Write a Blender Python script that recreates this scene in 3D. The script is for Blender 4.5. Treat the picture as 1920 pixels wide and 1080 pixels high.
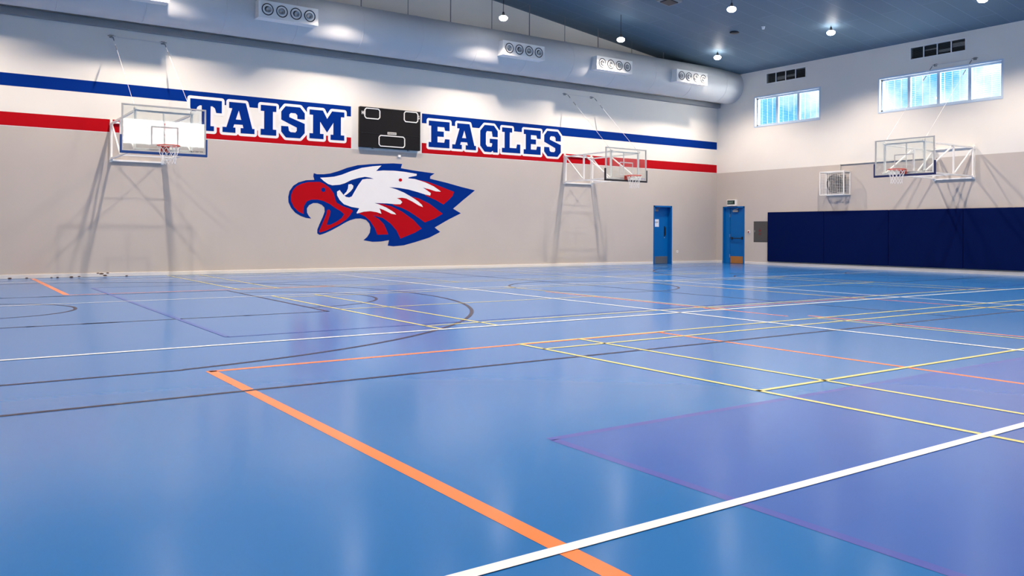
import bpy, bmesh, math, random
from mathutils import Vector, Matrix
random.seed(4)
C = bpy.context.scene
for o in list(bpy.data.objects):
    bpy.data.objects.remove(o, do_unlink=True)

# ------------------------------------------------------------------ camera
XW, YW, CAM_H = 26.13, 23.0, 1.1646          # right wall plane, left wall plane, eye height (metres)
F_PX, YAW, ROLL, HY = 1565.3, 0.961978, 0.005988, 436.49
fw = Vector((math.cos(YAW), math.sin(YAW), 0)); rt = Vector((math.sin(YAW), -math.cos(YAW), 0)); up = Vector((0, 0, 1))
cr, sr = math.cos(ROLL), math.sin(ROLL)
cam_data = bpy.data.cameras.new('camera'); cam = bpy.data.objects.new('camera', cam_data)
C.collection.objects.link(cam)
cx_, cy_, cz_ = cr*rt + sr*up, -sr*rt + cr*up, -fw
M = Matrix(((cx_.x, cy_.x, cz_.x, 0), (cx_.y, cy_.y, cz_.y, 0), (cx_.z, cy_.z, cz_.z, CAM_H), (0, 0, 0, 1)))
cam.matrix_world = M
cam_data.sensor_width = 36; cam_data.lens = F_PX/1920*36
cam_data.shift_y = -(540-HY)/1920
cam_data.clip_start = .05; cam_data.clip_end = 300
C.camera = cam

# ------------------------------------------------------------------ exposure, sky, light levels
C.view_settings.view_transform = 'Standard'
C.view_settings.look = 'None'
C.view_settings.exposure = 0.0
C.view_settings.gamma = 1
C.view_settings.use_curve_mapping = False
LAMP_W = 880            # each pendant lamp
LAMP_COL = (1.0, .85, .71)
wd = bpy.data.worlds.new('sky'); C.world = wd; wd.use_nodes = True
nt = wd.node_tree; nt.nodes.clear()
tc = nt.nodes.new('ShaderNodeTexCoord'); ns = nt.nodes.new('ShaderNodeTexNoise')
ns.inputs['Scale'].default_value = 14; ns.inputs['Detail'].default_value = 5
cr_ = nt.nodes.new('ShaderNodeValToRGB')
cr_.color_ramp.elements[0].position = .40; cr_.color_ramp.elements[0].color = (.10, .50, 1, 1)
cr_.color_ramp.elements[1].position = .60; cr_.color_ramp.elements[1].color = (1.15, 1.25, 1.3, 1)
bg = nt.nodes.new('ShaderNodeBackground'); bg.inputs['Strength'].default_value = 1.6
ow = nt.nodes.new('ShaderNodeOutputWorld')
nt.links.new(tc.outputs['Generated'], ns.inputs['Vector']); nt.links.new(ns.outputs[0], cr_.inputs[0])
# the sky is brighter on the sunny side of the hall (towards -Y)
sp = nt.nodes.new('ShaderNodeSeparateXYZ'); mr = nt.nodes.new('ShaderNodeMapRange')
mr.inputs['From Min'].default_value = .2; mr.inputs['From Max'].default_value = -.6; mr.inputs['To Min'].default_value = 1.35; mr.inputs['To Max'].default_value = 22
nt.links.new(tc.outputs['Generated'], sp.inputs[0]); nt.links.new(sp.outputs['Y'], mr.inputs[0]); nt.links.new(mr.outputs[0], bg.inputs['Strength'])
m2 = nt.nodes.new('ShaderNodeMapRange'); m2.inputs['From Min'].default_value = .1; m2.inputs['From Max'].default_value = -.4
cm = nt.nodes.new('ShaderNodeMix'); cm.data_type = 'RGBA'; cm.inputs[7].default_value = (1, .94, .87, 1)
nt.links.new(sp.outputs['Y'], m2.inputs[0]); nt.links.new(m2.outputs[0], cm.inputs[0]); nt.links.new(cr_.outputs[0], cm.inputs[6])
nt.links.new(cm.outputs[2], bg.inputs['Color']); nt.links.new(bg.outputs[0], ow.inputs['Surface'])

# ------------------------------------------------------------------ materials
def mat(name, col, rough=.5, metal=0, spec=.5, emit=None, estr=0, noise=0, nscale=3, bump=0):
    m = bpy.data.materials.new(name); m.use_nodes = True
    n = m.node_tree; b = n.nodes['Principled BSDF']
    b.inputs['Base Color'].default_value = (*col, 1); b.inputs['Roughness'].default_value = rough
    b.inputs['Metallic'].default_value = metal; b.inputs['Specular IOR Level'].default_value = spec
    if emit: b.inputs['Emission Color'].default_value = (*emit, 1); b.inputs['Emission Strength'].default_value = estr
    t = n.nodes.new('ShaderNodeTexCoord'); z = n.nodes.new('ShaderNodeTexNoise')
    z.inputs['Scale'].default_value = nscale; z.inputs['Detail'].default_value = 4
    n.links.new(t.outputs['Object'], z.inputs['Vector'])
    r = n.nodes.new('ShaderNodeMapRange'); r.inputs['To Min'].default_value = 1-(noise or .03); r.inputs['To Max'].default_value = 1+(noise or .03)
    x = n.nodes.new('ShaderNodeVectorMath'); x.operation = 'SCALE'; x.inputs[0].default_value = col
    n.links.new(z.outputs[0], r.inputs[0]); n.links.new(r.outputs[0], x.inputs['Scale']); n.links.new(x.outputs[0], b.inputs['Base Color'])
    if bump:
        k = n.nodes.new('ShaderNodeBump'); k.inputs['Strength'].default_value = bump; k.inputs['Distance'].default_value = .01
        n.links.new(z.outputs[0], k.inputs['Height']); n.links.new(k.outputs[0], b.inputs['Normal'])
    return m

def wall_mat(name, white, grey, split):
    m = mat(name, white, .55, noise=.02, nscale=1.2)
    n = m.node_tree; b = n.nodes['Principled BSDF']
    b.inputs['Specular IOR Level'].default_value = .3
    t = n.nodes.new('ShaderNodeTexCoord'); s = n.nodes.new('ShaderNodeSeparateXYZ'); c = n.nodes.new('ShaderNodeMath'); c.operation = 'GREATER_THAN'
    c.inputs[1].default_value = split
    mx = n.nodes.new('ShaderNodeMix'); mx.data_type = 'RGBA'
    mx.inputs[6].default_value = (*grey, 1); mx.inputs[7].default_value = (*white, 1)
    n.links.new(t.outputs['Object'], s.inputs[0]); n.links.new(s.outputs['Z'], c.inputs[0]); n.links.new(c.outputs[0], mx.inputs[0])
    z = n.nodes.new('ShaderNodeTexNoise'); z.inputs['Scale'].default_value = .7; z.inputs['Detail'].default_value = 5
    n.links.new(t.outputs['Object'], z.inputs['Vector'])
    r = n.nodes.new('ShaderNodeMapRange'); r.inputs['To Min'].default_value = .94; r.inputs['To Max'].default_value = 1.06
    n.links.new(z.outputs[0], r.inputs[0])
    x = n.nodes.new('ShaderNodeVectorMath'); x.operation = 'SCALE'
    n.links.new(mx.outputs[2], x.inputs[0]); n.links.new(r.outputs[0], x.inputs['Scale'])
    n.links.new(x.outputs[0], b.inputs['Base Color'])
    return m

def glass_mat(name, tint, fres=1.5, gloss=1.0):
    m = bpy.data.materials.new(name); m.use_nodes = True
    n = m.node_tree; n.nodes.clear()
    o = n.nodes.new('ShaderNodeOutputMaterial'); t = n.nodes.new('ShaderNodeBsdfTransparent'); g = n.nodes.new('ShaderNodeBsdfGlossy')
    t.inputs[0].default_value = (*tint, 1); g.inputs['Roughness'].default_value = .02
    f = n.nodes.new('ShaderNodeFresnel'); f.inputs['IOR'].default_value = fres
    mx = n.nodes.new('ShaderNodeMixShader')
    ge = n.nodes.new('ShaderNodeNewGeometry'); iv = n.nodes.new('ShaderNodeMath'); iv.operation = 'SUBTRACT'; iv.inputs[0].default_value = 1
    ml = n.nodes.new('ShaderNodeMath'); ml.operation = 'MULTIPLY'      # the back face of the sheet has no reflection of its own
    n.links.new(ge.outputs['Backfacing'], iv.inputs[1]); n.links.new(iv.outputs[0], ml.inputs[0]); n.links.new(f.outputs[0], ml.inputs[1])
    n.links.new(ml.outputs[0], mx.inputs[0]); n.links.new(t.outputs[0], mx.inputs[1]); n.links.new(g.outputs[0], mx.inputs[2])
    n.links.new(mx.outputs[0], o.inputs['Surface'])
    return m

def ceiling_mat():
    m = bpy.data.materials.new('ceiling_sheet'); m.use_nodes = True
    n = m.node_tree; b = n.nodes['Principled BSDF']
    b.inputs['Roughness'].default_value = .55; b.inputs['Specular IOR Level'].default_value = .35
    t = n.nodes.new('ShaderNodeTexCoord'); k = n.nodes.new('ShaderNodeTexBrick')
    k.inputs['Scale'].default_value = 1; k.inputs['Brick Width'].default_value = 3.6; k.inputs['Row Height'].default_value = .62
    k.inputs['Mortar Size'].default_value = .012; k.inputs['Mortar Smooth'].default_value = .3; k.offset = .5
    k.inputs['Color1'].default_value = (*CEIL_A, 1); k.inputs['Color2'].default_value = (*CEIL_B, 1); k.inputs['Mortar'].default_value = (*CEIL_M, 1)
    n.links.new(t.outputs['Object'], k.inputs['Vector']); n.links.new(k.outputs['Color'], b.inputs['Base Color'])
    bp = n.nodes.new('ShaderNodeBump'); bp.inputs['Strength'].default_value = .3; bp.inputs['Distance'].default_value = .01
    n.links.new(k.outputs['Fac'], bp.inputs['Height']); n.links.new(bp.outputs[0], b.inputs['Normal'])
    return m
CEIL_A, CEIL_B, CEIL_M = (.105, .165, .222), (.113, .176, .238), (.165, .24, .31)

WHITE = (.83, .79, .73); GREY = (.565, .505, .455)
FLOOR_COL = (.019, .145, .43)
BLUE = (.0, .026, .22); RED = (.46, .004, .010); PAINT_WHITE = (.86, .84, .82)
M_wall = wall_mat('painted_wall', WHITE, GREY, 3.62)
M_ceil = ceiling_mat()
M_floor = mat('sports_floor', FLOOR_COL, .17, spec=.55, noise=.03, nscale=.5)
def line_mat(name, col): return mat(name, col, .22, spec=.5)
L_white = line_mat('floor_white', (.78, .80, .82)); L_yellow = line_mat('floor_yellow', (.68, .60, .20)); L_orange = line_mat('floor_orange', (.80, .20, .05))
L_black = mat('floor_black', (.012, .006, .025), .3, spec=.25); L_blue = line_mat('floor_blue', (.03, .07, .40)); L_purple = line_mat('floor_purple', (.034, .105, .41))
L_maroon = line_mat('floor_maroon', (.065, .09, .39))
M_blue = mat('blue_wall_paint', BLUE, .7, spec=.05); M_red = mat('red_wall_paint', RED, .7, spec=.05); M_pw = mat('white_wall_paint', PAINT_WHITE, .6, spec=.2)
M_white = mat('white_powder_coat', (.90, .88, .84), .4); M_trim = mat('white_skirting', (.74, .71, .68), .35)
M_pad = mat('navy_vinyl', (.0, .0055, .058), .7, spec=.06, noise=.06, nscale=1)
M_door = mat('blue_gloss_door', (.0, .125, .42), .4, spec=.25); M_door2 = mat('blue_gloss_side_leaf', (.0, .14, .45), .4, spec=.25)
M_steel = mat('brushed_steel', (.42, .42, .42), .35, .8); M_dark = mat('dark_metal', (.03, .03, .035), .4, .4)
M_copper = mat('copper_plate', (.62, .26, .07), .3, .7); M_duct = mat('galvanised_duct', (.62, .62, .62), .5, 0, noise=.04, nscale=2)
M_ledge = mat('grey_ledge', (.27, .28, .285), .6); M_black = mat('black_board', (.008, .007, .008), .5, spec=.2); M_grey = mat('cabinet_grey', (.10, .095, .09), .35, .3)
M_rim = mat('red_rim', (.62, .06, .03), .35); M_net = mat('net_cord', (.8, .78, .75), .8); M_cable = mat('stay_cable', (.25, .26, .27), .4, .7); M_cablel = mat('pale_cable', (.72, .70, .68), .5)
M_bpad = mat('blue_padding', (.004, .055, .24), .5); M_kpad = mat('black_padding', (.008, .008, .012), .5); M_npad = mat('navy_padding', (.004, .012, .09), .5)
M_gframe = mat('backboard_frame', (.60, .58, .54), .4); M_glassb = glass_mat('backboard_glass', (.95, .97, .96), 1.9); M_pane = glass_mat('window_glass', (.93, .97, 1.0), 1.45)
M_wframe = mat('window_aluminium', (.60, .72, .86), .4); M_lamp = mat('lamp_bowl', (.9, .9, .9), .3, emit=(1.0, .95, .90), estr=26)
M_green = mat('exit_sign_face', (.008, .03, .02), .4); M_glyph = mat('exit_sign_glyph', (.35, .5, .42), .4); M_paper = mat('paper', (.78, .84, .92), .7)
M_rust = mat('peeling_paint', (.10, .05, .03), .8); M_vent = mat('vent_louvre', (.10, .105, .10), .5, .3); M_ventl = mat('vent_louvre_open', (.42, .42, .40), .5)
M_ink = mat('ink', (.12, .12, .13), .6); M_ink2 = mat('blue_ink', (.12, .15, .42), .6); M_redink = mat('red_ink', (.20, .02, .03), .6)

# ------------------------------------------------------------------ builders
class MB:
    def __init__(s): s.v = []; s.f = []; s.m = []; s.sm = []
    def add(s, vs, fs, mi=0, smooth=False):
        b = len(s.v); s.v += [tuple(v) for v in vs]
        for f in fs: s.f.append(tuple(b+i for i in f)); s.m.append(mi); s.sm.append(smooth)
    def box(s, x0, x1, y0, y1, z0, z1, mi=0):
        x0, x1 = min(x0, x1), max(x0, x1); y0, y1 = min(y0, y1), max(y0, y1); z0, z1 = min(z0, z1), max(z0, z1)
        s.add([(x0,y0,z0),(x1,y0,z0),(x1,y1,z0),(x0,y1,z0),(x0,y0,z1),(x1,y0,z1),(x1,y1,z1),(x0,y1,z1)],
              [(0,3,2,1),(4,5,6,7),(0,1,5,4),(1,2,6,5),(2,3,7,6),(3,0,4,7)], mi)
        return s
    def tube(s, p, q, r, n=10, mi=0, r2=None, cap=True):
        p, q = Vector(p), Vector(q); d = (q-p).normalized(); r2 = r if r2 is None else r2
        a = d.cross(Vector((0,0,1)) if abs(d.z) < .9 else Vector((1,0,0))).normalized(); b = d.cross(a)
        vs = [];
        for i in range(n):
            t = 2*math.pi*i/n; e = a*math.cos(t)+b*math.sin(t); vs += [p+e*r, q+e*r2]
        s.add(vs, [(2*i, 2*i+1, 2*((i+1) % n)+1, 2*((i+1) % n)) for i in range(n)], mi, n > 6)
        if cap: s.add(vs[0::2], [tuple(reversed(range(n)))], mi); s.add(vs[1::2], [tuple(range(n))], mi)
        return s
    def bar(s, p, q, w, mi=0):           # square section bar
        p, q = Vector(p), Vector(q); d = (q-p).normalized()
        a = d.cross(Vector((0,0,1)) if abs(d.z) < .95 else Vector((1,0,0))).normalized()*w/2; b = d.cross(a).normalized()*w/2
        vs = [p+a+b, p-a+b, p-a-b, p+a-b, q+a+b, q-a+b, q-a-b, q+a-b]
        s.add(vs, [(0,1,2,3),(7,6,5,4),(0,4,5,1),(1,5,6,2),(2,6,7,3),(3,7,4,0)], mi); return s
    def ring(s, c, ax, R, r, n=32, k=8, mi=0):
        c = Vector(c); ax = Vector(ax).normalized(); a = ax.orthogonal().normalized(); b = ax.cross(a); vs = []
        for i in range(n):
            t = 2*math.pi*i/n; e = a*math.cos(t)+b*math.sin(t)
            for j in range(k):
                u = 2*math.pi*j/k; vs.append(c+e*(R+r*math.cos(u))+ax*r*math.sin(u))
        s.add(vs, [(i*k+j, ((i+1) % n)*k+j, ((i+1) % n)*k+(j+1) % k, i*k+(j+1) % k) for i in range(n) for j in range(k)], mi, True); return s
    def lathe(s, c, prof, n=24, mi=0, axis='z'):
        vs = []
        for r, h in prof:
            for i in range(n):
                t = 2*math.pi*i/n; x, y = r*math.cos(t), r*math.sin(t)
                vs.append((c[0]+x, c[1]+y, c[2]+h) if axis == 'z' else (c[0]+x, c[1]-h, c[2]+y))
        s.add(vs, [(j*n+i, j*n+(i+1) % n, (j+1)*n+(i+1) % n, (j+1)*n+i) for j in range(len(prof)-1) for i in range(n)], mi, True); return s
    def polyz(s, pts, y, mi=0):          # polygon in the XZ plane at depth y, facing -y
        from mathutils.geometry import tessellate_polygon
        v = [Vector((p[0], y, p[1])) for p in pts]; tr = tessellate_polygon([v]); fs = []
        for a, b, c in tr:
            nrm = (v[b]-v[a]).cross(v[c]-v[a]); fs.append((a, b, c) if nrm.y < 0 else (a, c, b))
        s.add(v, fs, mi); return s
    def flat(s, pts, z, mi=0):           # convex polygon on the floor
        v = [(p[0], p[1], z) for p in pts]
        a = sum(pts[i][0]*pts[(i+1) % len(pts)][1]-pts[(i+1) % len(pts)][0]*pts[i][1] for i in range(len(pts)))
        s.add(v, [tuple(range(len(v)))] if a > 0 else [tuple(reversed(range(len(v))))], mi); return s
    def build(s, name, mats, parent=None, bevel=0, off=(0, 0, 0)):
        if not isinstance(mats, (list, tuple)): mats = [mats]
        me = bpy.data.meshes.new(name); me.from_pydata([(v[0]+off[0], v[1]+off[1], v[2]+off[2]) for v in s.v], [], s.f)
        for m in mats: me.materials.append(m)
        me.polygons.foreach_set('material_index', s.m); me.polygons.foreach_set('use_smooth', s.sm); me.update()
        o = bpy.data.objects.new(name, me); C.collection.objects.link(o)
        if parent: o.parent = parent
        if bevel:
            b = o.modifiers.new('bevel', 'BEVEL'); b.width = bevel; b.segments = 2; b.limit_method = 'ANGLE'
        return o
def tag(o, label=None, cat=None, group=None, kind=None):
    for k, v in (('label', label), ('category', cat), ('group', group), ('kind', kind)):
        if v: o[k] = v
    return o
def thing(name, label, cat, loc, rotz=0, group=None, kind=None):
    o = bpy.data.objects.new(name, None); C.collection.objects.link(o); o.empty_display_size = .1
    o.location = loc; o.rotation_euler = (0, 0, rotz); return tag(o, label, cat, group, kind)
def tree_copy(o, parent=None):
    c = o.copy(); C.collection.objects.link(c); c.parent = parent
    for ch in list(o.children): tree_copy(ch, c)
    return c
EAGLE_BLUE = [
    [(9.060,2.849),(9.156,2.823),(9.365,2.832),(9.559,2.862),(9.821,2.946),(10.085,3.052),(10.421,3.147),(10.831,3.199),(11.250,3.237),(11.604,3.265),(11.899,3.261),(11.857,3.129),(12.296,3.079),(12.705,3.049),(13.046,3.021),(12.887,2.925),(12.884,2.848),(13.471,2.748),(14.022,2.634),(14.553,2.540),(14.104,2.211),(13.730,1.924),(14.020,1.784),(13.557,1.574),(13.058,1.317),(13.262,1.178),(12.870,1.000),(12.348,0.852),(11.982,0.761),(11.621,0.730),(11.425,0.751),(11.470,0.918),(11.195,0.879),(10.916,0.870),(10.623,0.918),(10.742,1.013),(10.827,1.139),(10.851,1.298),(10.808,1.424),(10.704,1.524),(10.533,1.566),(10.364,1.557),(10.196,1.511),(10.029,1.431),(9.831,1.320),(9.570,1.189),(9.376,1.108),(9.247,1.071),(9.176,1.116),(9.176,1.223),(9.245,1.391),(9.340,1.591),(9.397,1.745),(9.387,1.868),(9.306,1.943),(9.177,1.991),(9.050,1.988),(8.924,1.924),(8.861,1.826),(8.868,1.705),(8.919,1.615),(8.989,1.540),(8.831,1.559),(8.674,1.611),(8.518,1.698),(8.394,1.831),(8.316,1.993),(8.309,2.142),(8.345,2.308),(8.452,2.461),(8.606,2.566),(8.825,2.635),(9.077,2.658),(9.045,2.757)],
]
EAGLE_WHITE = [
    [(9.253,2.726),(9.462,2.744),(9.690,2.776),(9.920,2.842),(10.220,2.964),(10.558,3.075),(10.901,3.139),(11.197,3.174),(11.023,3.002),(11.251,3.029),(11.606,3.040),(11.966,3.024),(12.407,2.979),(12.400,2.920),(12.260,2.891),(12.124,2.859),(12.114,2.826),(12.334,2.818),(12.707,2.728),(13.011,2.614),(13.202,2.504),(13.272,2.456),(13.088,2.457),(12.860,2.515),(12.626,2.560),(12.784,2.473),(12.910,2.394),(12.887,2.317),(12.710,2.345),(12.448,2.412),(12.116,2.483),(11.789,2.520),(11.466,2.531),(11.717,2.469),(11.971,2.381),(12.227,2.258),(12.450,2.133),(12.592,2.022),(12.630,1.950),(12.488,1.996),(12.265,2.112),(12.045,2.204),(11.899,2.222),(11.719,2.204),(11.845,2.156),(11.907,2.086),(11.846,2.020),(11.684,2.016),(11.399,2.035),(10.978,2.037),(11.117,2.002),(11.364,1.912),(11.542,1.819),(11.650,1.757),(11.704,1.700),(11.543,1.723),(11.294,1.830),(11.136,1.881),(11.171,1.812),(11.207,1.717),(11.049,1.762),(10.841,1.789),(10.634,1.769),(10.413,1.709),(10.396,1.733),(10.480,1.867),(10.227,1.902),(9.992,1.975),(9.859,2.095),(9.776,2.232),(9.775,2.340),(9.857,2.390),(9.907,2.329),(9.974,2.254),(10.057,2.194),(10.158,2.181),(10.241,2.215),(10.325,2.359),(10.442,2.551),(10.577,2.729),(10.731,2.758),(10.945,2.760),(10.834,2.794),(10.662,2.812),(10.457,2.771),(10.222,2.699),(10.022,2.597),(9.856,2.544),(9.626,2.520),(9.496,2.552),(9.366,2.633)],
    [(10.129,2.564),(10.222,2.580),(10.290,2.530),(10.274,2.451),(10.190,2.354),(10.074,2.263),(10.007,2.230),(9.984,2.260),(10.073,2.350),(10.116,2.445)],
]
EAGLE_RED = [
    [(9.078,2.597),(9.238,2.604),(9.399,2.542),(9.562,2.426),(9.677,2.275),(9.727,2.092),(9.761,2.015),(9.960,1.912),(10.160,1.854),(10.278,1.794),(10.195,1.667),(10.062,1.525),(9.864,1.398),(9.634,1.288),(9.440,1.194),(9.247,1.138),(9.230,1.177),(9.294,1.315),(9.373,1.500),(9.453,1.685),(9.468,1.793),(9.533,1.810),(9.576,1.764),(9.551,1.641),(9.503,1.502),(9.455,1.363),(9.569,1.364),(9.764,1.459),(9.929,1.570),(10.001,1.679),(9.894,1.771),(9.696,1.875),(9.565,1.964),(9.370,2.051),(9.177,2.092),(8.986,2.087),(8.844,2.022),(8.766,1.884),(8.752,1.733),(8.761,1.667),(8.611,1.730),(8.471,1.862),(8.393,2.025),(8.386,2.175),(8.437,2.326),(8.545,2.450),(8.700,2.531),(8.888,2.584)],
    [(12.483,2.792),(12.858,2.734),(13.317,2.598),(13.754,2.465),(13.708,2.336),(13.553,2.190),(13.367,2.050),(13.090,2.184),(12.710,2.322),(12.708,2.603)],
    [(11.701,2.210),(11.899,2.265),(12.191,2.273),(12.487,2.216),(12.863,2.061),(13.342,1.755),(13.056,1.600),(12.697,1.472),(12.491,1.608),(12.157,1.799),(11.901,1.908),(11.577,2.000),(11.827,2.117)],
    [(11.012,2.025),(11.293,2.006),(11.541,1.948),(11.902,1.794),(12.306,1.540),(12.586,1.280),(12.346,1.147),(11.853,0.966),(11.725,1.209),(11.509,1.432),(11.260,1.590),(10.911,1.664),(11.119,1.683),(11.153,1.875)],
    [(10.464,1.713),(10.669,1.776),(10.910,1.791),(11.119,1.747),(11.207,1.701),(10.911,1.664),(11.120,1.556),(11.297,1.398),(11.440,1.094),(11.071,1.083),(11.000,1.268),(10.842,1.488),(10.670,1.628)],
]
# nostril 9.351510580140994 2.3814618346296115
# dot 11.841229029316167 2.7654329725343954

# ------------------------------------------------------------------ room shell
XL, YB, RIDGE, EAVE, SL = -8.2, -8.0, 9.0, 7.45, .127
zr = EAVE+SL*(XW-RIDGE)
def cells(a0, a1, b0, b1, holes):
    A = sorted({a0, a1, *[h[0] for h in holes], *[h[1] for h in holes]}); B = sorted({b0, b1, *[h[2] for h in holes], *[h[3] for h in holes]})
    for i in range(len(A)-1):
        for j in range(len(B)-1):
            ca, cb = (A[i]+A[i+1])/2, (B[j]+B[j+1])/2
            if not any(h[0] < ca < h[1] and h[2] < cb < h[3] for h in holes): yield A[i], A[i+1], B[j], B[j+1]
DOOR_L = (22.60, 23.58, -.2, 2.24); DOOR_R = (21.58, 22.66, -.2, 2.26)
WIN1 = (18.27, 21.10, 5.33, 6.42); WIN2 = (12.06, 15.95, 5.29, 6.38)
VENT1 = (18.84, 20.58, 6.90, 7.28); VENT2 = (13.12, 14.88, 6.87, 7.25); CAB = (20.46, 21.14, .86, 1.66)
BWIN = [(7.4, 13.4, 5.75, 7.15)]  # unseen window behind the camera, added for the bright reflection in the left backboard
# left wall (gable end)
w = MB()
for a0, a1, b0, b1 in cells(XL, XW, -.2, EAVE, [DOOR_L]): w.box(a0, a1, YW, YW+.3, b0, b1)
g = [(XL, EAVE), (XW, EAVE), (RIDGE, zr)]
for y, s_ in ((YW, 1), (YW+.3, -1)):
    w.add([(x, y, z) for x, z in g], [(0, 1, 2)] if s_ > 0 else [(2, 1, 0)])
wall_left = tag(w.build('wall_left', M_wall), kind='structure')
w = MB()
for a0, a1, b0, b1 in cells(YB, YW+.3, -.2, EAVE+.05, [DOOR_R, WIN1, WIN2, VENT1, VENT2, CAB]): w.box(XW, XW+.3, a0, a1, b0, b1)
wall_right = tag(w.build('wall_right', M_wall), kind='structure')
w = MB()
for a0, a1, b0, b1 in cells(XL, XW, -.2, EAVE, BWIN): w.box(a0, a1, YB-.3, YB, b0, b1)
w.add([(x, YB, z) for x, z in g], [(2, 1, 0)])
tag(w.build('wall_back', M_wall), kind='structure')
tag(MB().box(XL-.3, XL, YB-.3, YW+.3, -.2, EAVE+.05).build('wall_far', M_wall), kind='structure')
c = MB()
for x0, z0, x1, z1 in ((XW+.3, EAVE-.3*SL, RIDGE, zr), (RIDGE, zr, XL-.3, EAVE-.3*SL)):
    c.add([(x0, YB-.3, z0), (x0, YW+.3, z0), (x1, YW+.3, z1), (x1, YB-.3, z1), (x0, YB-.3, z0+.15), (x0, YW+.3, z0+.15), (x1, YW+.3, z1+.15), (x1, YB-.3, z1+.15)],
          [(0, 1, 2, 3), (7, 6, 5, 4), (0, 4, 5, 1), (2, 6, 7, 3), (1, 5, 6, 2), (0, 3, 7, 4)])
ceiling = tag(c.build('ceiling', M_ceil), kind='structure')
floor = tag(MB().box(XL-.3, XW+.3, YB-.3, YW+.3, -.2, 0).build('floor', M_floor), kind='structure')

# ------------------------------------------------------------------ court markings painted on the floor
XC, YC = 12.08, 14.05
class Marks(MB):
    def __init__(s, z): super().__init__(); s.z = z
    def xl(s, y, x0, x1, w=.05): s.flat([(x0, y-w/2), (x1, y-w/2), (x1, y+w/2), (x0, y+w/2)], s.z)
    def yl(s, x, y0, y1, w=.05): s.flat([(x-w/2, y0), (x+w/2, y0), (x+w/2, y1), (x-w/2, y1)], s.z)
    def arc(s, cx, cy, R, a0, a1, w=.05, n=64):
        for i in range(n):
            t0, t1 = math.radians(a0+(a1-a0)*i/n), math.radians(a0+(a1-a0)*(i+1)/n); r0, r1 = R-w/2, R+w/2
            s.flat([(cx+r0*math.cos(t0), cy+r0*math.sin(t0)), (cx+r1*math.cos(t0), cy+r1*math.sin(t0)), (cx+r1*math.cos(t1), cy+r1*math.sin(t1)), (cx+r0*math.cos(t1), cy+r0*math.sin(t1))], s.z)
k = Marks(.0006)
k.flat([(2.92, -3.0), (9.6, -3.0), (9.6, 3.72), (2.92, 3.72)], k.z)
tag(k.build('key_area', L_purple, floor), 'dull violet painted key area of the floor')
k = Marks(.0009)
k.xl(3.74, 2.87, 9.65, .06); k.yl(2.89, -3, 3.72, .06)
tag(k.build('key_border', L_maroon, floor), 'thin dull violet border of the key area')
k = Marks(.0012)                                                    # orange
k.yl(1.92, -4, 7.12, .085); k.yl(2.02, 16.9, 22.9, .10); k.xl(7.10, 1.9, 7.14, .07); k.yl(7.06, -4, 7.12, .06); k.xl(16.85, 2.0, 7.1, .06)
k.yl(10.02, 7.5, 13.2, .05); k.yl(10.35, -4, 7.4, .05); k.yl(14.05, -4, 13.2, .05); k.xl(8.95, 9.9, 14.2, .04); k.yl(17.1, -4, 7.1, .05); k.xl(7.1, 17.1, 22, .05)
tag(k.build('court_line', L_orange, floor), 'orange court lines')
k = Marks(.0018)                                                    # black basketball court
for s_ in (-1, 1):
    X = lambda x: XC+s_*(XC-x)*-1 if s_ > 0 else 2*XC-x
    fx = (lambda x: x) if s_ < 0 else (lambda x: 2*XC-x)
    k.xl(11.55, min(fx(-1), fx(4.8)), max(fx(-1), fx(4.8)), .05); k.xl(16.58, min(fx(-1), fx(4.8)), max(fx(-1), fx(4.8)), .05)
    k.yl(fx(4.78), 11.53, 16.6, .05)
    for yy in (11.55, 16.58):
        for xx in (1.0, 1.76, 2.7, 3.6): k.xl(yy, fx(xx)-(.2 if xx == 1.76 else .05), fx(xx)+(.2 if xx == 1.76 else .05), .085)
    base = 0 if s_ < 0 else 180
    k.arc(fx(4.78), YC, 1.78, base-90, base+90, .05); k.arc(fx(.55), YC, 1.24, base-90, base+90, .05)
    k.arc(fx(.8), YC, 6.80, base-82, base+82, .055, 96)
    for yy in (YC-6.80*math.sin(math.radians(82))-.02, YC+6.80*math.sin(math.radians(82))+.02):
        x0 = .8+6.80*math.cos(math.radians(82)); k.xl(yy-.0, min(fx(-1), fx(x0)), max(fx(-1), fx(x0)), .05)
k.xl(6.10, -1, 25.2, .05); k.xl(22.0, -1, 25.2, .05); k.yl(XC, 6.1, 22, .05); k.arc(XC-.1, YC, 1.85, 0, 360, .05)
tag(k.build('court_line', L_black, floor), 'black basketball court lines')
k = Marks(.0024)                                                    # blue
k.yl(2.69, 9.32, 18.65, .055); k.xl(9.32, 2.69, 21.4, .05); k.xl(18.65, 2.69, 21.4, .05); k.yl(21.4, 9.3, 18.65, .05)
tag(k.build('court_line', L_blue, floor), 'dark blue volleyball court lines')
k = Marks(.0030)                                                    # yellow badminton courts
for y0, y1 in ((.95, 7.12), (8.68, 14.85), (16.7, 22.9)):
    for x in (5.06, 5.86, 18.3, 19.1): k.yl(x, y0, y1, .045)
    for y in (y0, y0+.44, y1-.44, y1): k.xl(y, 5.04, 19.12, .045)
    ym = (y0+y1)/2
    k.xl(ym, 5.04, 10.12, .045); k.xl(ym, 14.05, 19.12, .045)
    k.yl(10.14, y0, y1, .045); k.yl(14.02, y0, y1, .045)
tag(k.build('court_line', L_yellow, floor), 'pale yellow badminton court lines')
k = Marks(.0036)                                                    # white
k.xl(8.69, -2, 24.3, .06); k.xl(14.86, -2, 24.3, .05); k.xl(2.41, -4, 24.3, .062); k.xl(21.3, -2, 24.3, .05)
k.yl(9.09, 2.4, 21.3, .06); k.yl(14.95, 2.4, 21.3, .055)
tag(k.build('court_line', L_white, floor), 'white court lines')

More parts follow.
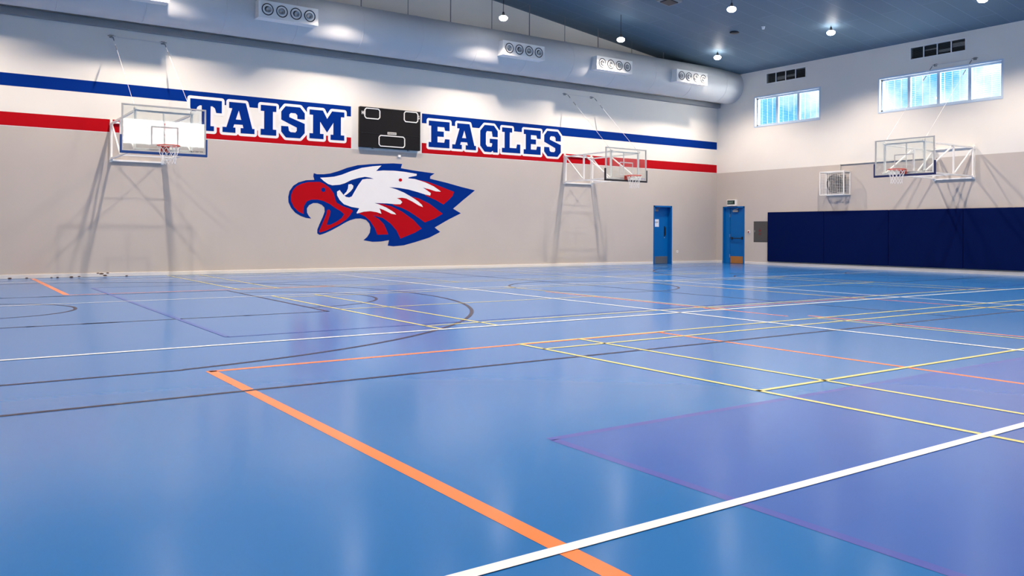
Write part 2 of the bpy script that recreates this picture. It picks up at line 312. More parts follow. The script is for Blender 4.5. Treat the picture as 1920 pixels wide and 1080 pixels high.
# ------------------------------------------------------------------ paint on the left wall
b = MB()
def band(mb, x0, x1, z0, z1, y): mb.polyz([(x0, z0), (x1, z0), (x1, z1), (x0, z1)], y)
for x0, x1 in ((XL+.01, 10.20), (12.58, XW-.01)): band(b, x0, x1, 4.575, 4.875, YW-.002)
tag(b.build('painted_stripe', M_blue, wall_left), 'blue painted stripe')
b = MB()
for x0, x1 in ((XL+.01, 10.21), (12.58, XW-.01)): band(b, x0, x1, 3.635, 3.955, YW-.002)
tag(b.build('painted_stripe', M_red, wall_left), 'red painted stripe')
GL = {
 'T': [[(0,1),(1,1),(1,.6),(.82,.6),(.78,.74),(.7,.8),(.64,.8),(.64,.16),(.75,.16),(.75,0),(.26,0),(.26,.16),(.36,.16),(.36,.8),(.3,.8),(.22,.74),(.18,.6),(0,.6)]],
 'A': [[(.2,1),(.5,1),(.5,.74),(.41,.44),(.5,.44),(.5,.28),(.36,.28),(.33,.17),(.4,.17),(.4,0),(0,0),(0,.17),(.12,.17),(.3,.8),(.2,.8)],
       [(.5,1),(.72,1),(.93,.17),(1,.17),(1,0),(.56,0),(.56,.17),(.65,.17),(.62,.28),(.5,.28),(.5,.44),(.58,.44),(.5,.74)]],
 'I': [[(0,1),(1,1),(1,.8),(.78,.8),(.78,.2),(1,.2),(1,0),(0,0),(0,.2),(.22,.2),(.22,.8),(0,.8)]],
 'S': [[(.18,1),(.8,1),(1,.82),(1,.62),(.68,.62),(.68,.74),(.6,.8),(.4,.8),(.34,.74),(.34,.66),(1,.48),(1,.18),(.8,0),(.2,0),(0,.18),(0,.36),(.3,.36),(.33,.22),(.4,.18),(.6,.18),(.66,.24),(.66,.34),(0,.56),(0,.82)]],
 'M': [[(0,1),(.38,1),(.5,.72),(.64,1),(1,1),(1,.82),(.9,.82),(.9,.18),(1,.18),(1,0),(.6,0),(.6,.18),(.68,.18),(.68,.6),(.5,.24),(.3,.6),(.3,.18),(.4,.18),(.4,0),(0,0),(0,.18),(.1,.18),(.1,.82),(0,.82)]],
 'E': [[(0,1),(1,1),(1,.66),(.78,.66),(.74,.79),(.42,.79),(.42,.62),(.72,.62),(.72,.42),(.42,.42),(.42,.2),(.74,.2),(.78,.34),(1,.34),(1,0),(0,0),(0,.19),(.12,.19),(.12,.81),(0,.81)]],
 'G': [[(.25,1),(.78,1),(1,.8),(1,.58),(.7,.58),(.66,.78),(.38,.78),(.32,.7),(.32,.28),(.4,.2),(.64,.2),(.68,.28),(.68,.34),(.54,.34),(.54,.5),(1,.5),(1,0),(.75,0),(.72,.06),(.62,0),(.25,0),(0,.22),(0,.78)]],
 'L': [[(0,1),(.55,1),(.55,.82),(.42,.82),(.42,.2),(.78,.2),(.82,.36),(1,.36),(1,0),(0,0),(0,.18),(.14,.18),(.14,.82),(0,.82)]],
}
OUT = [0]                            # every stroke lies a hair above the one before
def outline(mb, pts, d, y):
    n = len(pts); y0_ = y
    for i in range(n):
        y = y0_-(i+1+OUT[0])*6e-5
        (x0, z0), (x1, z1) = pts[i], pts[(i+1) % n]; L = math.hypot(x1-x0, z1-z0)
        if L > 1e-4:
            nx, nz = -(z1-z0)/L*d, (x1-x0)/L*d
            mb.polyz([(x0+nx, z0+nz), (x1+nx, z1+nz), (x1-nx, z1-nz), (x0-nx, z0-nz)], y)
        mb.polyz([(x0+d*math.cos(math.pi*k/6), z0+d*math.sin(math.pi*k/6)) for k in range(12)], y-3e-5)
words = [('T', 5.63, 6.45), ('A', 6.47, 7.34), ('I', 7.51, 7.95), ('S', 8.09, 8.78), ('M', 8.92, 9.99),
         ('E', 12.82, 13.58), ('A', 13.68, 14.58), ('G', 14.74, 15.43), ('L', 15.60, 16.35), ('E', 16.49, 17.21), ('S', 17.36, 18.09)]
for i, (ch, x0, x1) in enumerate(words):
    m_ = MB(); z0, z1 = 3.845, 4.675
    if ch in 'GS': z0, z1 = 3.82, 4.70
    for pl in GL[ch]:
        pts = [(x0+(x1-x0)*px, z0+(z1-z0)*pz) for px, pz in pl]
        outline(m_, pts, .075, YW-.004); OUT[0] += len(pts)
    OUT[0] = 0
    nf = len(m_.f)
    for pl in GL[ch]: m_.polyz([(x0+(x1-x0)*px, z0+(z1-z0)*pz) for px, pz in pl], YW-.0085, 1)
    tag(m_.build('painted_letter', [M_pw, M_blue], wall_left), 'blue slab letter %s with white outline' % ch)
e = MB()
for pl in EAGLE_BLUE: e.polyz(pl, YW-.003, 0)
for pl in EAGLE_RED: e.polyz(pl, YW-.005, 1)
for pl in EAGLE_WHITE: e.polyz(pl, YW-.007, 2)
def disc(mb, cx, cz, rx, rz, y, mi, n=20): mb.polyz([(cx+rx*math.cos(2*math.pi*i/n), cz+rz*math.sin(2*math.pi*i/n)) for i in range(n)], y, mi)
disc(e, 9.352, 2.381, .065, .065, YW-.008, 0); disc(e, 11.84, 2.765, .06, .05, YW-.009, 1)
tag(e.build('painted_eagle', [M_blue, M_red, M_pw], wall_left), 'eagle head emblem in blue, red and white, facing left with open beak')

# skirting boards
s1 = MB(); s1.box(XL, DOOR_L[0]-.03, YW-.025, YW, 0, .10); s1.box(DOOR_L[1]+.03, XW, YW-.025, YW, 0, .10)
bl = tag(s1.build('baseboard_left', M_trim, bevel=.006), kind='structure')
s2 = MB(); s2.box(XW-.025, XW, YB, DOOR_R[0]-.03, 0, .10); s2.box(XW-.025, XW, DOOR_R[1]+.03, YW-.025, 0, .10)
tag(s2.build('baseboard_right', M_trim, bevel=.006), kind='structure')
d_ = MB()
for x, z, r in ((3.52, .075, .05), (3.60, .03, .045), (3.44, .09, .03), (3.66, .09, .03), (3.02, .02, .03), (2.85, .012, .04), (2.55, .01, .03), (2.42, .01, .025), (4.1, .01, .03), (1.55, .012, .04), (1.9, .01, .03)):
    disc(d_, x, z+.005, r*1.1, r*.4, YW-.0265, 0, 9)
tag(d_.build('peeled_patch', M_rust, bl), 'dark rusty peeled patches')
tag(MB().box(XL, XW, YW-.18, YW, 6.24, 6.40).build('trim_1', M_ledge, bevel=.01), kind='structure')

# ------------------------------------------------------------------ windows and vents
def window(name, y0, y1, z0, z1, n, wall='right', xo=XW):
    if wall == 'right': r = thing(name, None, None, (XW, y1, z0), -math.pi/2, kind='structure')
    else: r = thing(name, None, None, (y1, YB, z0), math.pi, kind='structure')
    W, H_ = y1-y0, z1-z0; t = .06; f = MB()
    yf0, yf1 = .10, .16
    f.box(0, W, yf0, yf1, 0, t); f.box(0, W, yf0, yf1, H_-t, H_); f.box(0, t, yf0, yf1, 0, H_); f.box(W-t, W, yf0, yf1, 0, H_)
    # flat white surround on the wall face
    for a in ((-.05, W+.05, -.012, .0, -.05, 0), (-.05, W+.05, -.012, .0, H_, H_+.05), (-.05, 0, -.012, 0, 0, H_), (W, W+.05, -.012, 0, 0, H_)): f.box(*a)
    for i in range(1, n):
        x = W*i/n; f.box(x-.05, x+.05, yf0-.01, yf1+.01, t, H_-t)
    tag(f.build('window_frame', M_wframe, r, bevel=.004))
    for i in range(n):
        x0, x1 = W*i/n+.05, W*(i+1)/n-.05
        if i == 0: x0 = t
        if i == n-1: x1 = W-t
        MB().box(x0, x1, .125, .131, t, H_-t).build('pane', M_pane, r)
    gr = MB(); z = .05
    while z < H_: gr.box(0, W, .255, .262, z, z+.008); z += .062
    x = .12
    while x < W: gr.box(x, x+.008, .264, .27, 0, H_); x += .24
    gr.build('security_grille', M_wframe, r)
    return r
window('window_1', *WIN1, 3); window('window_2', *WIN2, 4)
for i, h in enumerate(BWIN): window('window_%d' % (i+3), *h, 2, wall='back')
def vent(y0, y1, z0, z1, label, pale):
    r = thing('air_vent', label, 'vent', (XW, y1, z0), -math.pi/2, group='louvred vents high on the right wall')
    W, H_ = y1-y0, z1-z0
    MB().box(0, W, .16, .17, 0, H_).build('backing', M_dark, r)
    f = MB(); f.box(-.02, W+.02, -.01, .02, -.02, .012); f.box(-.02, W+.02, -.01, .02, H_-.012, H_+.02); f.box(-.02, .012, -.01, .02, 0, H_); f.box(W-.012, W+.02, -.01, .02, 0, H_)
    for i in (1, 2, 3): f.box(W*i/4-.016, W*i/4+.016, -.01, .015, .0, H_)
    f.build('vent_frame', M_white, r)
    for i in range(4):
        s_ = MB(); n = 9
        for j in range(n):
            z = H_*(j+.5)/n; open_ = (i, j) in pale
            a = .016 if not open_ else .02
            s_.add([(W*i/4+.02, .03, z-a), (W*(i+1)/4-.02, .03, z-a), (W*(i+1)/4-.02, .07, z+a), (W*i/4+.02, .07, z+a),
                    (W*i/4+.02, .034, z-a-.004), (W*(i+1)/4-.02, .034, z-a-.004), (W*(i+1)/4-.02, .074, z+a-.004), (W*i/4+.02, .074, z+a-.004)],
                   [(0, 1, 2, 3), (7, 6, 5, 4), (0, 4, 5, 1), (2, 6, 7, 3)], 1 if open_ else 0)
        s_.build('louvre', [M_vent, M_ventl], r)
vent(*VENT1, 'dark louvred air vent above the three-pane window', {(1, 4), (1, 3), (1, 2), (2, 3), (2, 4), (3, 8)})
vent(*VENT2, 'dark louvred air vent above the four-pane window', {(1, 5), (2, 3), (2, 2), (3, 4), (3, 5), (3, 6)})

# ------------------------------------------------------------------ wall padding
p = MB(); y = 20.44; x1 = XW; first = True
yy = 20.44
while yy > -7.5:
    p.box(XW-.075, XW-.001, yy-2.43, yy, .145, 2.0); yy -= 2.438
pad = tag(p.build('wall_padding', M_pad, bevel=.018), 'long dark navy padded mat covering the lower right wall', 'wall padding')

# ------------------------------------------------------------------ doors
def door(name, loc, rot, W, H_, side, kick, closer_x, label=None):
    r = thing(name, None, None, loc, rot, kind='structure')
    f = MB(); t = .06
    f.box(0, t, -.02, .24, 0, H_); f.box(W-t, W, -.02, .24, 0, H_); f.box(0, W, -.02, .24, H_-t, H_)
    f.build('door_frame', M_door, r, bevel=.004)
    x0 = t+side
    if side:
        lf = MB().box(t, x0-.012, .05, .095, .006, H_-t-.004).build('side_leaf', M_door2, r, bevel=.004)
        hg = MB()
        for z in (.3, 1.1, 1.9): hg.tube((x0-.006, .045, z-.06), (x0-.006, .045, z+.06), .012, 8)
        hg.build('hinge', M_steel, r)
    yl = .06 if side else .15
    leaf = MB().box(x0, W-t-.004, yl, yl+.045, .006, H_-t-.004).build('door_leaf', M_door, r, bevel=.004)
    MB().box(t, W-t, yl+.09, yl+.10, 0, H_-t).build('back_panel', M_dark, r)
    MB().box(x0+.02, W-t-.02, yl-.006, yl, .012, .29).build('kick_plate', kick, leaf, bevel=.001)
    c_ = MB().box(closer_x, closer_x+.26, yl-.06, yl, H_-t-.16, H_-t-.09)
    c_.bar((closer_x+.05, yl-.05, H_-t-.075), (closer_x+.30, yl-.09, H_-t-.03), .02)
    c_.build('door_closer', M_steel if side else M_cable, leaf, bevel=.004)
    return r, leaf, yl
r, leaf, yl = door('door_1', (DOOR_L[0]-.0, YW, 0), 0, DOOR_L[1]-DOOR_L[0], DOOR_L[3], 0, M_cable, .09)
h = MB().tube((.74, yl-.05, 1.10), (.74, yl-.05, 1.42), .012, 10); h.tube((.74, yl-.05, 1.13), (.74, yl, 1.13), .009, 8); h.tube((.74, yl-.05, 1.39), (.74, yl, 1.39), .009, 8)
h.box(.71, .77, yl-.004, yl, 1.06, 1.46); h.build('pull_handle', M_dark, leaf)
MB().lathe((.74, yl, 1.01), [(0, .014), (.018, .012), (.022, 0)], 14, axis='y').build('door_lock', M_steel, leaf)
n_ = MB().box(0, .31, -.003, 0, 0, .29); 
for i, (a, b_) in enumerate(((.04, .27),)): n_.box(a, b_, -.0036, -.003, .165, .19, 1)
n_.box(.04, .22, -.0036, -.003, .125, .132, 1)
nt_ = n_.build('paper_notice', [M_paper, M_ink], off=(0, 0, 0)); nt_.location = (DOOR_L[0]+.12, YW+yl-.0005, 1.43)
tag(nt_, 'white paper notice taped to the blue door in the left wall', 'notice')
r, leaf, yl = door('door_2', (XW, DOOR_R[1], 0), -math.pi/2, DOOR_R[1]-DOOR_R[0], DOOR_R[3], .26, M_copper, .48)
h = MB().tube((.42, yl-.07, 1.0), (.97, yl-.07, 1.0), .018, 10); h.box(.40, .46, yl-.08, yl, .96, 1.05); h.box(.92, .98, yl-.08, yl, .95, 1.06)
h.build('push_bar', M_dark, leaf, bevel=.003)
# exit sign over it
r = thing('exit_sign', 'small dark exit sign above the blue door in the right wall', 'sign', (XW, 22.40, 2.28), -math.pi/2)
MB().box(0, .46, -.09, 0, 0, .25).build('housing', M_white, r, bevel=.004)
MB().box(.03, .40, -.094, -.09, .06, .22).build('sign_face', M_green, r)
tx = MB()
def seg(x, z, w_, h_): tx.box(x, x+w_, -.0955, -.094, z, z+h_)
z0 = .10; lw = .012; hh = .075
for dz in (0, .032, .063): seg(.06, z0+dz, .05, lw)
seg(.06, z0, lw, hh)
tx.bar((.135, -.0948, z0), (.185, -.0948, z0+hh), .0012); 
for sgn in (0, 1):
    a, b_ = (.135, .185) if sgn else (.185, .135)
    tx.add([(a, -.0955, z0), (a+.014, -.0955, z0), (b_+.014, -.0955, z0+hh), (b_, -.0955, z0+hh)], [(0, 1, 2, 3)])
seg(.225, z0, lw, hh); seg(.255, z0+.063, .055, lw); seg(.277, z0, lw, hh)
tx.build('sign_lettering', M_glyph, r)

# fire hose cabinet, call point, sockets
r = thing('hose_cabinet', 'dark grey steel fire cabinet between the blue door and the navy padding', 'cabinet', (XW, CAB[1], CAB[2]), -math.pi/2)
W, H_ = CAB[1]-CAB[0], CAB[3]-CAB[2]
fb = MB(); fb.box(0, W, .0, .2, 0, .02); fb.box(0, W, 0, .2, H_-.02, H_); fb.box(0, .02, 0, .2, 0, H_); fb.box(W-.02, W, 0, .2, 0, H_); fb.box(0, W, .19, .2, 0, H_)
fb.build('housing', M_grey, r)
dr = MB().box(.025, W-.025, -.006, .014, .025, H_-.025).build('cabinet_door', M_grey, r, bevel=.003)
MB().box(.05, .07, -.02, -.006, .38, .46).build('latch', M_steel, dr)
em = MB(); em.box(.24, .36, -.0075, -.006, .32, .345); em.box(.25, .35, -.0075, -.006, .28, .30)
em.tube((.30, -.0075, .44), (.30, -.006, .44), .045, 16); em.box(.29, .31, -.0075, -.006, .48, .55)
em.build('emblem', M_redink, dr)
r = thing('fire_alarm_point', 'small red and white call point right of the blue exit door', 'alarm', (XW, 21.40, 1.20), -math.pi/2)
MB().box(0, .09, -.04, 0, 0, .12).build('housing', M_white, r, bevel=.004); MB().box(.015, .075, -.045, -.04, .02, .085).build('call_button', mat('call_red', (.35, .03, .03), .4), r)
so = MB().box(0, .09, -.015, 0, 0, .09, 0); so.box(.025, .04, -.017, -.015, .04, .06, 1); so.box(.05, .065, -.017, -.015, .04, .06, 1)
so = so.build('wall_socket', [M_white, M_dark], bevel=.002); so.location = (23.84, YW, .43); tag(so, 'white wall socket low beside the left wall door', 'socket')

# ------------------------------------------------------------------ scoreboard
SB = thing('scoreboard', 'black rectangular scoreboard between the two painted words', 'scoreboard', (10.43, YW, 3.69))
MB().box(0, 2.03, -.13, -.01, 0, 1.20).build('housing', M_black, SB, bevel=.01)
MB().box(.04, 1.99, -.138, -.13, .42, .43).box(.0, 2.03, -.14, -.128, 1.185, 1.20).build('panel_seam', M_dark, SB)
def score_frame(x0, x1, z0, z1):
    m_ = MB(); y0, y1 = -.138, -.13; t = .028; c_ = .05
    pts = [(x0+c_, z0), (x1-c_, z0), (x1, z0+c_), (x1, z1-c_), (x1-c_, z1), (x0+c_, z1), (x0, z1-c_), (x0, z0+c_)]
    for i in range(8):
        a, b_ = pts[i], pts[(i+1) % 8]; m_.bar((a[0], -.134, a[1]), (b_[0], -.134, b_[1]), t)
    return m_
for a in ((.15, .64, .86, 1.16), (1.46, 1.93, .86, 1.17), (.62, 1.48, .06, .38)):
    score_frame(*a).build('digit_frame', M_white, SB)
q = MB(); y0, y1 = -.139, -.13
q.box(.055, .072, y0, y1, .97, 1.07); q.box(.105, .122, y0, y1, .97, 1.07); q.box(.072, .105, y0, y1, 1.012, 1.03)
q.build('letter', M_white, SB)
q = MB(); gx = 1.925
for a in ((gx, gx+.014, .97, 1.07), (gx, gx+.06, 1.056, 1.07), (gx, gx+.06, .97, .984), (gx+.046, gx+.06, .97, 1.02), (gx+.03, gx+.06, 1.012, 1.026)): q.box(a[0], a[1], -.152, -.14, a[2], a[3])
q.build('letter', M_white, SB)
q = MB().box(.90, 1.20, -.142, -.13, .42, .50)
q.build('maker_badge', M_gframe, SB, bevel=.01)
q = MB()
for i in range(6): q.box(.93+i*.042, .955+i*.042, -.1435, -.142, .445, .475)
q.build('badge_lettering', M_ink, SB)
for x in (.44, 1.64): MB().box(x, x+.05, -.10, 0, -.03, 0).build('mounting_bracket', M_steel, SB)
cj = thing('cable_box', 'small white cable box on the wall under the scoreboard', 'cable box', (11.74, YW, 3.46))
MB().box(0, .09, -.05, 0, 0, .07).build('housing', M_white, cj, bevel=.006)
cb_ = MB().tube((.09, -.02, .05), (.26, -.02, .12), .008, 8)
cb_.build('cable', M_gframe, cj)

# ------------------------------------------------------------------ air duct along the left wall
DY, DZ, DR = 22.33, 7.0, .66
d_ = MB(); n = 96; xs = [XL+.01, XW-.005]
vs = []
for x in xs:
    for i in range(n):
        t = 2*math.pi*i/n; vs.append((x, DY+DR*math.cos(t), DZ+DR*math.sin(t)))
d_.add(vs, [(i, (i+1) % n, n+(i+1) % n, n+i) for i in range(n)], 0, True)
duct = tag(d_.build('air_duct', M_duct), 'long round grey metal air duct running along the top of the left wall', 'duct')
x = XL+1.1
while x < XW-.3:
    vs = []; prof = [(DR, -.014), (DR+.006, -.008), (DR+.006, .008), (DR, .014)]; jr = MB()
    for rr, hx in prof:
        for i in range(n):
            t = 2*math.pi*i/n; vs.append((x+hx, DY+rr*math.cos(t), DZ+rr*math.sin(t)))
    jr.add(vs, [(j*n+i, j*n+(i+1) % n, (j+1)*n+(i+1) % n, (j+1)*n+i) for j in range(3) for i in range(n)], 0, True); x += 1.9
    jr.build('joint_band', M_duct, duct)
def nozzle(cx, parent, tilt):
    m_ = MB(); c0 = (cx, 0, .225)
    m_.lathe(c0, [(.150, 0), (.158, .012), (.150, .022), (.138, .022), (.132, .008)], 28, 0, axis='y')
    m_.lathe(c0, [(.132, .010), (.125, .004), (.085, .002), (.082, .012)], 28, 1, axis='y')
    m_.lathe((cx+.02*tilt, 0, .225-.01), [(.075, .006), (.078, .03), (.055, .034), (.05, .012), (0, .010)], 22, 2, axis='y')
    m_.lathe(c0, [(.085, .003), (0, .003)], 22, 0, axis='y')
    return m_.build('nozzle', [M_dark, M_white, M_steel], parent)
for i, x0 in enumerate((3.12, 6.92, 14.55, 18.37, 22.18)):
    bx = MB().box(0, 1.62, 0, .36, 0, .45)
    bo = bx.build('diffuser_box', M_white, duct, bevel=.006); bo.location = (x0, 21.42, 6.70)
    tag(bo, 'white box with four round air nozzles')
    for j in range(4): nozzle(.24+j*.38, bo, (-1, 1, -1, 1)[(i+j) % 4])
hr = None
for i, x in enumerate((-1.5, 1.3, 4.3, 7.3, 10.2, 11.72, 13.2, 14.73, 16.22, 17.71, 19.2, 20.8, 22.4)):
    zc = EAVE+SL*(XW-x) if x > RIDGE else zr
    yy = DY-.0
    rod = MB().tube((x, yy, DZ+DR-.02), (x, yy, zc), .011 if i % 2 else .016, 8).box(x-.03, x+.03, yy-.03, yy+.03, DZ+DR-.01, DZ+DR+.02)
    rod.build('hanger_rod', M_cable, duct)

# ------------------------------------------------------------------ pendant lamps
lamp_names = {(23.4, 20.6): 'round glowing pendant lamp nearest the right end of the grey air duct',
 (18.7, 20.6): 'round glowing pendant lamp in front of the pale gable tip above the duct',
 (14.0, 20.6): 'round glowing pendant lamp on a long cord against the pale upper left wall',
 (18.7, 15.95): 'round glowing pendant lamp at the top edge over the middle of the ceiling',
 (23.4, 15.95): 'round glowing pendant lamp between the duct end and the four-pane window',
 (23.4, 11.3): 'round glowing pendant lamp at the top right corner of the photo'}
LZ = 7.49
def make_lamp():
    r = thing('pendant_lamp', 'x', 'lamp', (0, 0, 0), group='pendant lamps under the blue ceiling')
    MB().lathe((0, 0, 0), [(0, 0), (.06, .004), (.105, .028), (.13, .07), (.127, .10), (.09, .135), (.045, .15), (0, .15)], 24).build('bowl', M_lamp, r)
    MB().lathe((0, 0, .15), [(.04, 0), (.042, .04), (.03, .10), (.012, .125), (0, .125)], 14).build('lamp_holder', M_dark, r)
    return r
proto = make_lamp()
for X in (23.4, 18.7, 14.0, 9.3, 4.6, -.1):
    for Y in ((20.6, 15.95, 11.3, 6.65, 2.0) if X > 0 else (20.6, 15.95, 11.3, 6.65, 2.0)):  # the nearest row is out of view, added to lighten the near floor
        l = tree_copy(proto)
        l.location = (X, Y, LZ)
        l['label'] = lamp_names.get((X, Y), 'round glowing pendant lamp hanging from the ceiling outside the photo')
        zc = EAVE+SL*(XW-X) if X > RIDGE else EAVE+SL*(X-XL)
        MB().tube((0, 0, .27), (0, 0, zc-LZ+.01), .009, 6).build('cord', M_dark, l)
        ld = bpy.data.lights.new('lamp_light', 'SPOT'); ld.energy = LAMP_W; ld.color = LAMP_COL; ld.spot_size = math.radians(132); ld.spot_blend = .62; ld.shadow_soft_size = .07
        lo = bpy.data.objects.new('lamp_light', ld); C.collection.objects.link(lo); lo.parent = l; lo.location = (0, 0, -.08)

for o in list(proto.children): bpy.data.objects.remove(o)
bpy.data.objects.remove(proto)

# small ceiling fittings
def on_ceiling(x): return EAVE+SL*(XW-x)
cs = MB().lathe((0, 0, 0), [(0, -.05), (.10, -.05), (.15, -.03), (.16, 0), (0, 0)], 24).build('ceiling_speaker', M_dark); cs.location = (22.18, 18.79, on_ceiling(22.18)+.005)
tag(cs, 'flat dark round fitting on the ceiling below the middle pendant lamp', 'ceiling fitting')
cs = MB().lathe((0, 0, 0), [(0, -.09), (.04, -.09), (.05, -.03), (.07, 0), (0, 0)], 16).build('smoke_detector', M_white); cs.location = (22.27, 17.68, on_ceiling(22.27)+.005)
tag(cs, 'tiny white smoke detector on the ceiling beside the dark round fitting', 'detector')
cs = MB().box(-.28, .28, -.28, .28, -.10, .02).box(-.2, .2, -.2, .2, -.13, -.10, 1).build('ceiling_unit', [M_ledge, M_dark], bevel=.01); cs.location = (18.7, 18.4, on_ceiling(18.7)+.03)
cs.rotation_euler = (0, math.atan(SL), 0)
tag(cs, 'dark square box on the ceiling at the top edge of the photo', 'ceiling fitting')

# ------------------------------------------------------------------ basketball hoops
def hoop(loc, rot, D, dx, hw, padm, label, mark, midf=.42, zb_=6.04):
    r = thing('basketball_hoop', label, 'basketball hoop', loc, rot, group='wall mounted basketball hoops')
    Z = lambda z: z-loc[2]
    zt, zb = 3.84, 2.97; yf = -(D-.12); ym = -D*midf
    f = MB()
    for x in (-hw, hw):
        f.bar((x, -.03, Z(2.88)), (x, -.03, Z(3.95)), .055)
        f.bar((x, -.10, Z(2.93)), (x, -.10, Z(3.90)), .045)
        for z in (2.97, 3.84): f.box(x-.035, x+.035, -.12, 0, Z(z)-.035, Z(z)+.035)
    f.bar((-hw, -.03, Z(2.93)), (hw, -.03, Z(2.93)), .045); f.bar((-hw, -.03, Z(3.88)), (hw, -.03, Z(3.88)), .045)
    f.build('wall_frame', M_white, r)
    for x in (-hw, hw):
        t = MB(); xf = x*.99+dx*.5
        t.bar((x, -.1, Z(zt)), (xf, yf, Z(zt)), .045); t.bar((x, -.1, Z(zb)), (xf, yf, Z(zb)), .045)
        xm = x+(xf-x)*midf
        t.bar((xm, ym, Z(zb)), (xm, ym, Z(zt)), .045)
        t.bar((x, -.1, Z(zt)), (xm, ym, Z(zb)), .035); t.bar((xm, ym, Z(zt)), (xf, yf, Z(zb)), .035)
        t.build('side_truss', M_white, r)
    f = MB()
    for x in (-hw, hw):
        x = x*.99+dx*.5; f.bar((x, yf, Z(2.90)), (x, yf, Z(3.90)), .05)
        f.bar((x-.0, yf-.0, Z(3.86)), (x, -D+.02, Z(3.86)), .04); f.bar((x, yf, Z(2.99)), (x, -D+.02, Z(2.99)), .04)
    xa, xb = -hw*.99+dx*.5, hw*.99+dx*.5
    f.bar((xa, yf, Z(2.99)), (xb, yf, Z(2.99)), .045); f.bar((xa, yf, Z(3.84)), (xb, yf, Z(3.84)), .04); f.bar((dx, yf, Z(2.99)), (dx, yf, Z(3.86)), .025)
    xq = (-hw+(xa+hw)*midf); xr = hw+(xb-hw)*midf
    MB().bar((xq, ym, Z(zb)), (xr, ym, Z(zb)), .03).build('cross_bar', M_white, r)
    f.build('front_frame', M_white, r)
    z0, z1 = 2.915, 3.965; x0, x1 = dx-.9, dx+.9; yb = -D
    g = MB(); t = .035
    g.box(x0, x1, yb-.02, yb+.02, Z(z1)-t, Z(z1)); g.box(x0, x1, yb-.02, yb+.02, Z(z0), Z(z0)+t); g.box(x0, x0+t, yb-.02, yb+.02, Z(z0)+t, Z(z1)-t); g.box(x1-t, x1, yb-.02, yb+.02, Z(z0)+t, Z(z1)-t)
    bf = g.build('backboard_frame', M_gframe, r, bevel=.004)
    gl = MB().box(x0+t, x1-t, yb-.006, yb+.006, Z(z0)+t, Z(z1)-t).build('glass', M_glassb, bf)
    sq = MB(); a, b_, c_, d2, w_ = dx-.295, dx+.295, Z(3.07), Z(3.07)+.44, .035
    for q in ((a, b_, d2-w_, d2), (a, b_, c_, c_+w_), (a, a+w_, c_+w_, d2-w_), (b_-w_, b_, c_+w_, d2-w_)): sq.box(q[0], q[1], yb-.009, yb-.0065, q[2], q[3])
    sq.build('target_square', M_gframe, bf)
    mk = MB()
    for i in range(9): mk.box(x1-.36+i*.034, x1-.338+i*.034, yb-.009, yb-.0065, Z(z0)+.06+(.0 if i % 3 else .012), Z(z0)+.085)
    mk.build('maker_lettering', mark, bf)
    pd = MB(); ph = .36
    pd.box(x0-.03, x1+.03, yb-.035, yb+.03, Z(z0)-.045, Z(z0)+.012)
    pd.box(x0-.03, x0+.008, yb-.035, yb+.03, Z(z0), Z(z0)+ph); pd.box(x1-.008, x1+.03, yb-.035, yb+.03, Z(z0), Z(z0)+ph)
    pd.build('edge_padding', padm, r, bevel=.008)
    # rim, bracket, net
    rz = Z(3.05); rc = (dx, yb-.15-.235, rz)
    rm = MB().ring(rc, (0, 0, 1), .235, .011, 40, 8)
    rm.box(dx-.09, dx+.09, yb-.03, yb-.006, rz-.13, rz+.02); rm.box(dx-.075, dx+.075, yb-.16, yb-.03, rz-.012, rz)
    for s_ in (-1, 1):
        rm.bar((dx+s_*.07, yb-.03, rz-.11), (dx+s_*.05, yb-.17, rz-.006), .014); rm.bar((dx+s_*.07, yb-.03, rz), (dx+s_*.15, yb-.23, rz), .014)
    rim = rm.build('rim', M_rim, r)
    nm = MB(); rows = [(.235, -.025), (.215, -.10), (.185, -.18), (.16, -.26), (.15, -.34), (.155, -.41)]
    def P(j, i):
        R_, h_ = rows[j]; t_ = 2*math.pi*(i+(.5 if j % 2 else 0))/12; return (rc[0]+R_*math.cos(t_), rc[1]+R_*math.sin(t_), rz+h_)
    for j in range(len(rows)-1):
        for i in range(12):
            k2 = (i, i-1) if j % 2 == 0 else (i, i+1)
            for q in k2: nm.tube(P(j, i), P(j+1, q), .0045, 5, cap=False)
    nm.build('net', M_net, r)
    # stay cables and their wall bracket
    wbk = MB()
    for x in (-hw, hw):
        wbk.box(x-.05, x+.05, -.012, 0, Z(zb_)-.04, Z(zb_)+.04); wbk.bar((x, 0, Z(zb_)), (x, -.16, Z(zb_)-.02), .02)
        wbk.bar((x-.09, -.02, Z(zb_)+.01), (x+.09, -.02, Z(zb_)+.01), .018)
    wbk.bar((-hw, -.03, Z(zb_)), (hw, -.03, Z(zb_)), .016, 1)
    wbk.build('upper_bracket', [M_cable, M_cablel], r)
    for x in (-hw, hw):
        s_ = MB(); p0 = Vector((x, -.16, Z(zb_)-.02)); p1 = Vector((x*.99+dx*.5, yf+.02, Z(3.92)))
        s_.tube(p0, p1, .004, 6, 1); s_.tube(p0.lerp(p1, .02), p0.lerp(p1, .07), .014, 8); s_.tube(p0.lerp(p1, .15), p0.lerp(p1, .21), .013, 8); s_.tube(p0.lerp(p1, .93), p1, .014, 8, 1)
        s_.build('stay_cable', [M_cable, M_cablel], r)
    return r
hoop((4.33, YW, 2.88), 0, 3.08, 0.0, .61, M_bpad, 'basketball hoop with blue padding and bright glass backboard left of the painted word', M_ink)
hoop((18.85, YW, 2.88), 0, 2.62, -.08, .61, M_kpad, 'basketball hoop with black padding beside the last painted letter on the left wall', M_ink2)
hoop((XW, 13.44, 2.88), -math.pi/2, 3.05, .12, .61, M_npad, 'basketball hoop on the right wall above the long navy padding', M_ink, zb_=6.56)

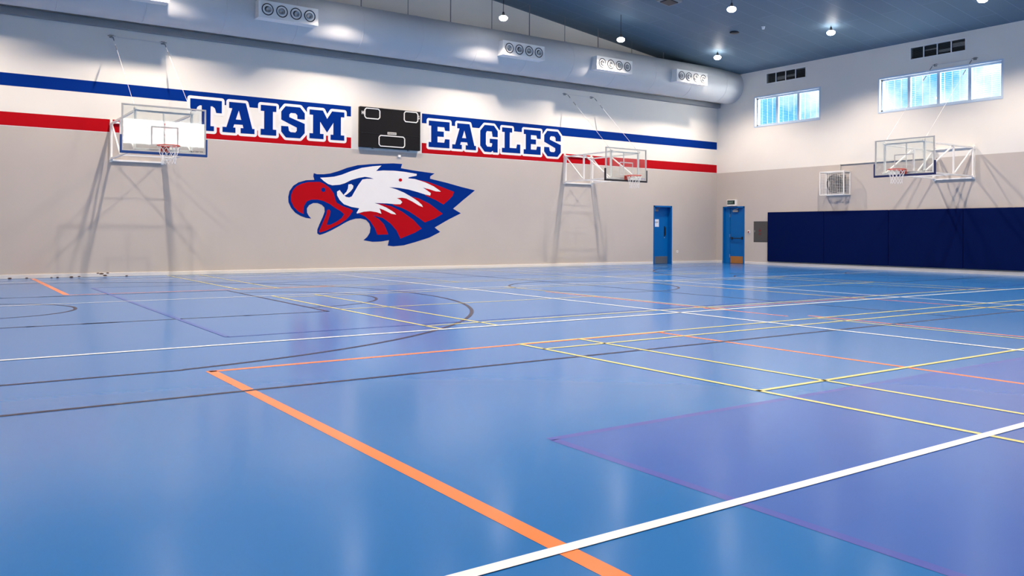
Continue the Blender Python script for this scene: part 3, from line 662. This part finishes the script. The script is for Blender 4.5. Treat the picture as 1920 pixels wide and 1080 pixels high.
# ------------------------------------------------------------------ caged wall fan and its conduit
r = thing('caged_wall_fan', 'round wall fan inside a white wire cage above the navy padding', 'fan', (XW, 17.95, 2.56), -math.pi/2)
W, H_, dp = .93, .80, .38
cg = MB(); t = .035
for z in (0, H_):
    cg.bar((0, -dp, z), (W, -dp, z), t); cg.bar((0, 0, z), (0, -dp, z), t); cg.bar((W, 0, z), (W, -dp, z), t); cg.bar((0, -.02, z), (W, -.02, z), t)
for x in (0, W): cg.bar((x, -dp, 0), (x, -dp, H_), t); cg.bar((x, -.02, 0), (x, -.02, H_), t)
cg.build('cage_frame', M_white, r)
wr_ = MB(); i = 1
while i*.055 < H_: wr_.tube((0, -dp, i*.055), (W, -dp, i*.055), .004, 5); wr_.tube((0, 0, i*.055), (0, -dp, i*.055), .004, 5); wr_.tube((W, 0, i*.055), (W, -dp, i*.055), .004, 5); i += 1
i = 1
while i*.085 < W: wr_.tube((i*.085, -dp, 0), (i*.085, -dp, H_), .004, 5); i += 1
wr_.build('wire_mesh', M_white, r)
bd = MB().box(.17, .76, -.08, -.0, .10, .70)
bd.build('backplate', M_vent, r, bevel=.01)
bl_ = MB(); bl_.ring((W/2, -.2, .40), (0, 1, 0), .30, .03, 32, 8); bl_.tube((W/2, -.08, .40), (W/2, -.24, .40), .06, 16)
bl_.build('fan_ring', M_grey, r)
for k_ in range(5):
    a = 2*math.pi*k_/5; m_ = MB(); pts = []
    for rr, wd_ in ((.05, .04), (.15, .10), (.27, .12)):
        for s_ in (-1, 1):
            aa = a+s_*wd_/rr/2*.9; pts.append((W/2+rr*math.cos(aa), -.2-s_*.03, .40+rr*math.sin(aa)))
    m_.add(pts+[(p_[0], p_[1]+.006, p_[2]) for p_ in pts], [(0, 1, 3, 2), (2, 3, 5, 4), (7, 6, 8, 9), (9, 8, 10, 11), (0, 2, 8, 6), (2, 4, 10, 8), (1, 7, 9, 3), (3, 9, 11, 5), (4, 5, 11, 10)])
    m_.build('fan_blade', M_grey, r)
cd = MB().tube((XW-.02, 17.40, 3.36), (XW-.02, 17.40, 3.62), .016, 8).tube((XW-.02, 17.40, 3.62), (XW-.02, 14.4, 3.62), .016, 8)
tag(cd.build('electrical_conduit', M_gframe), 'thin conduit rising from the caged fan and running along the grey paint edge', 'conduit')
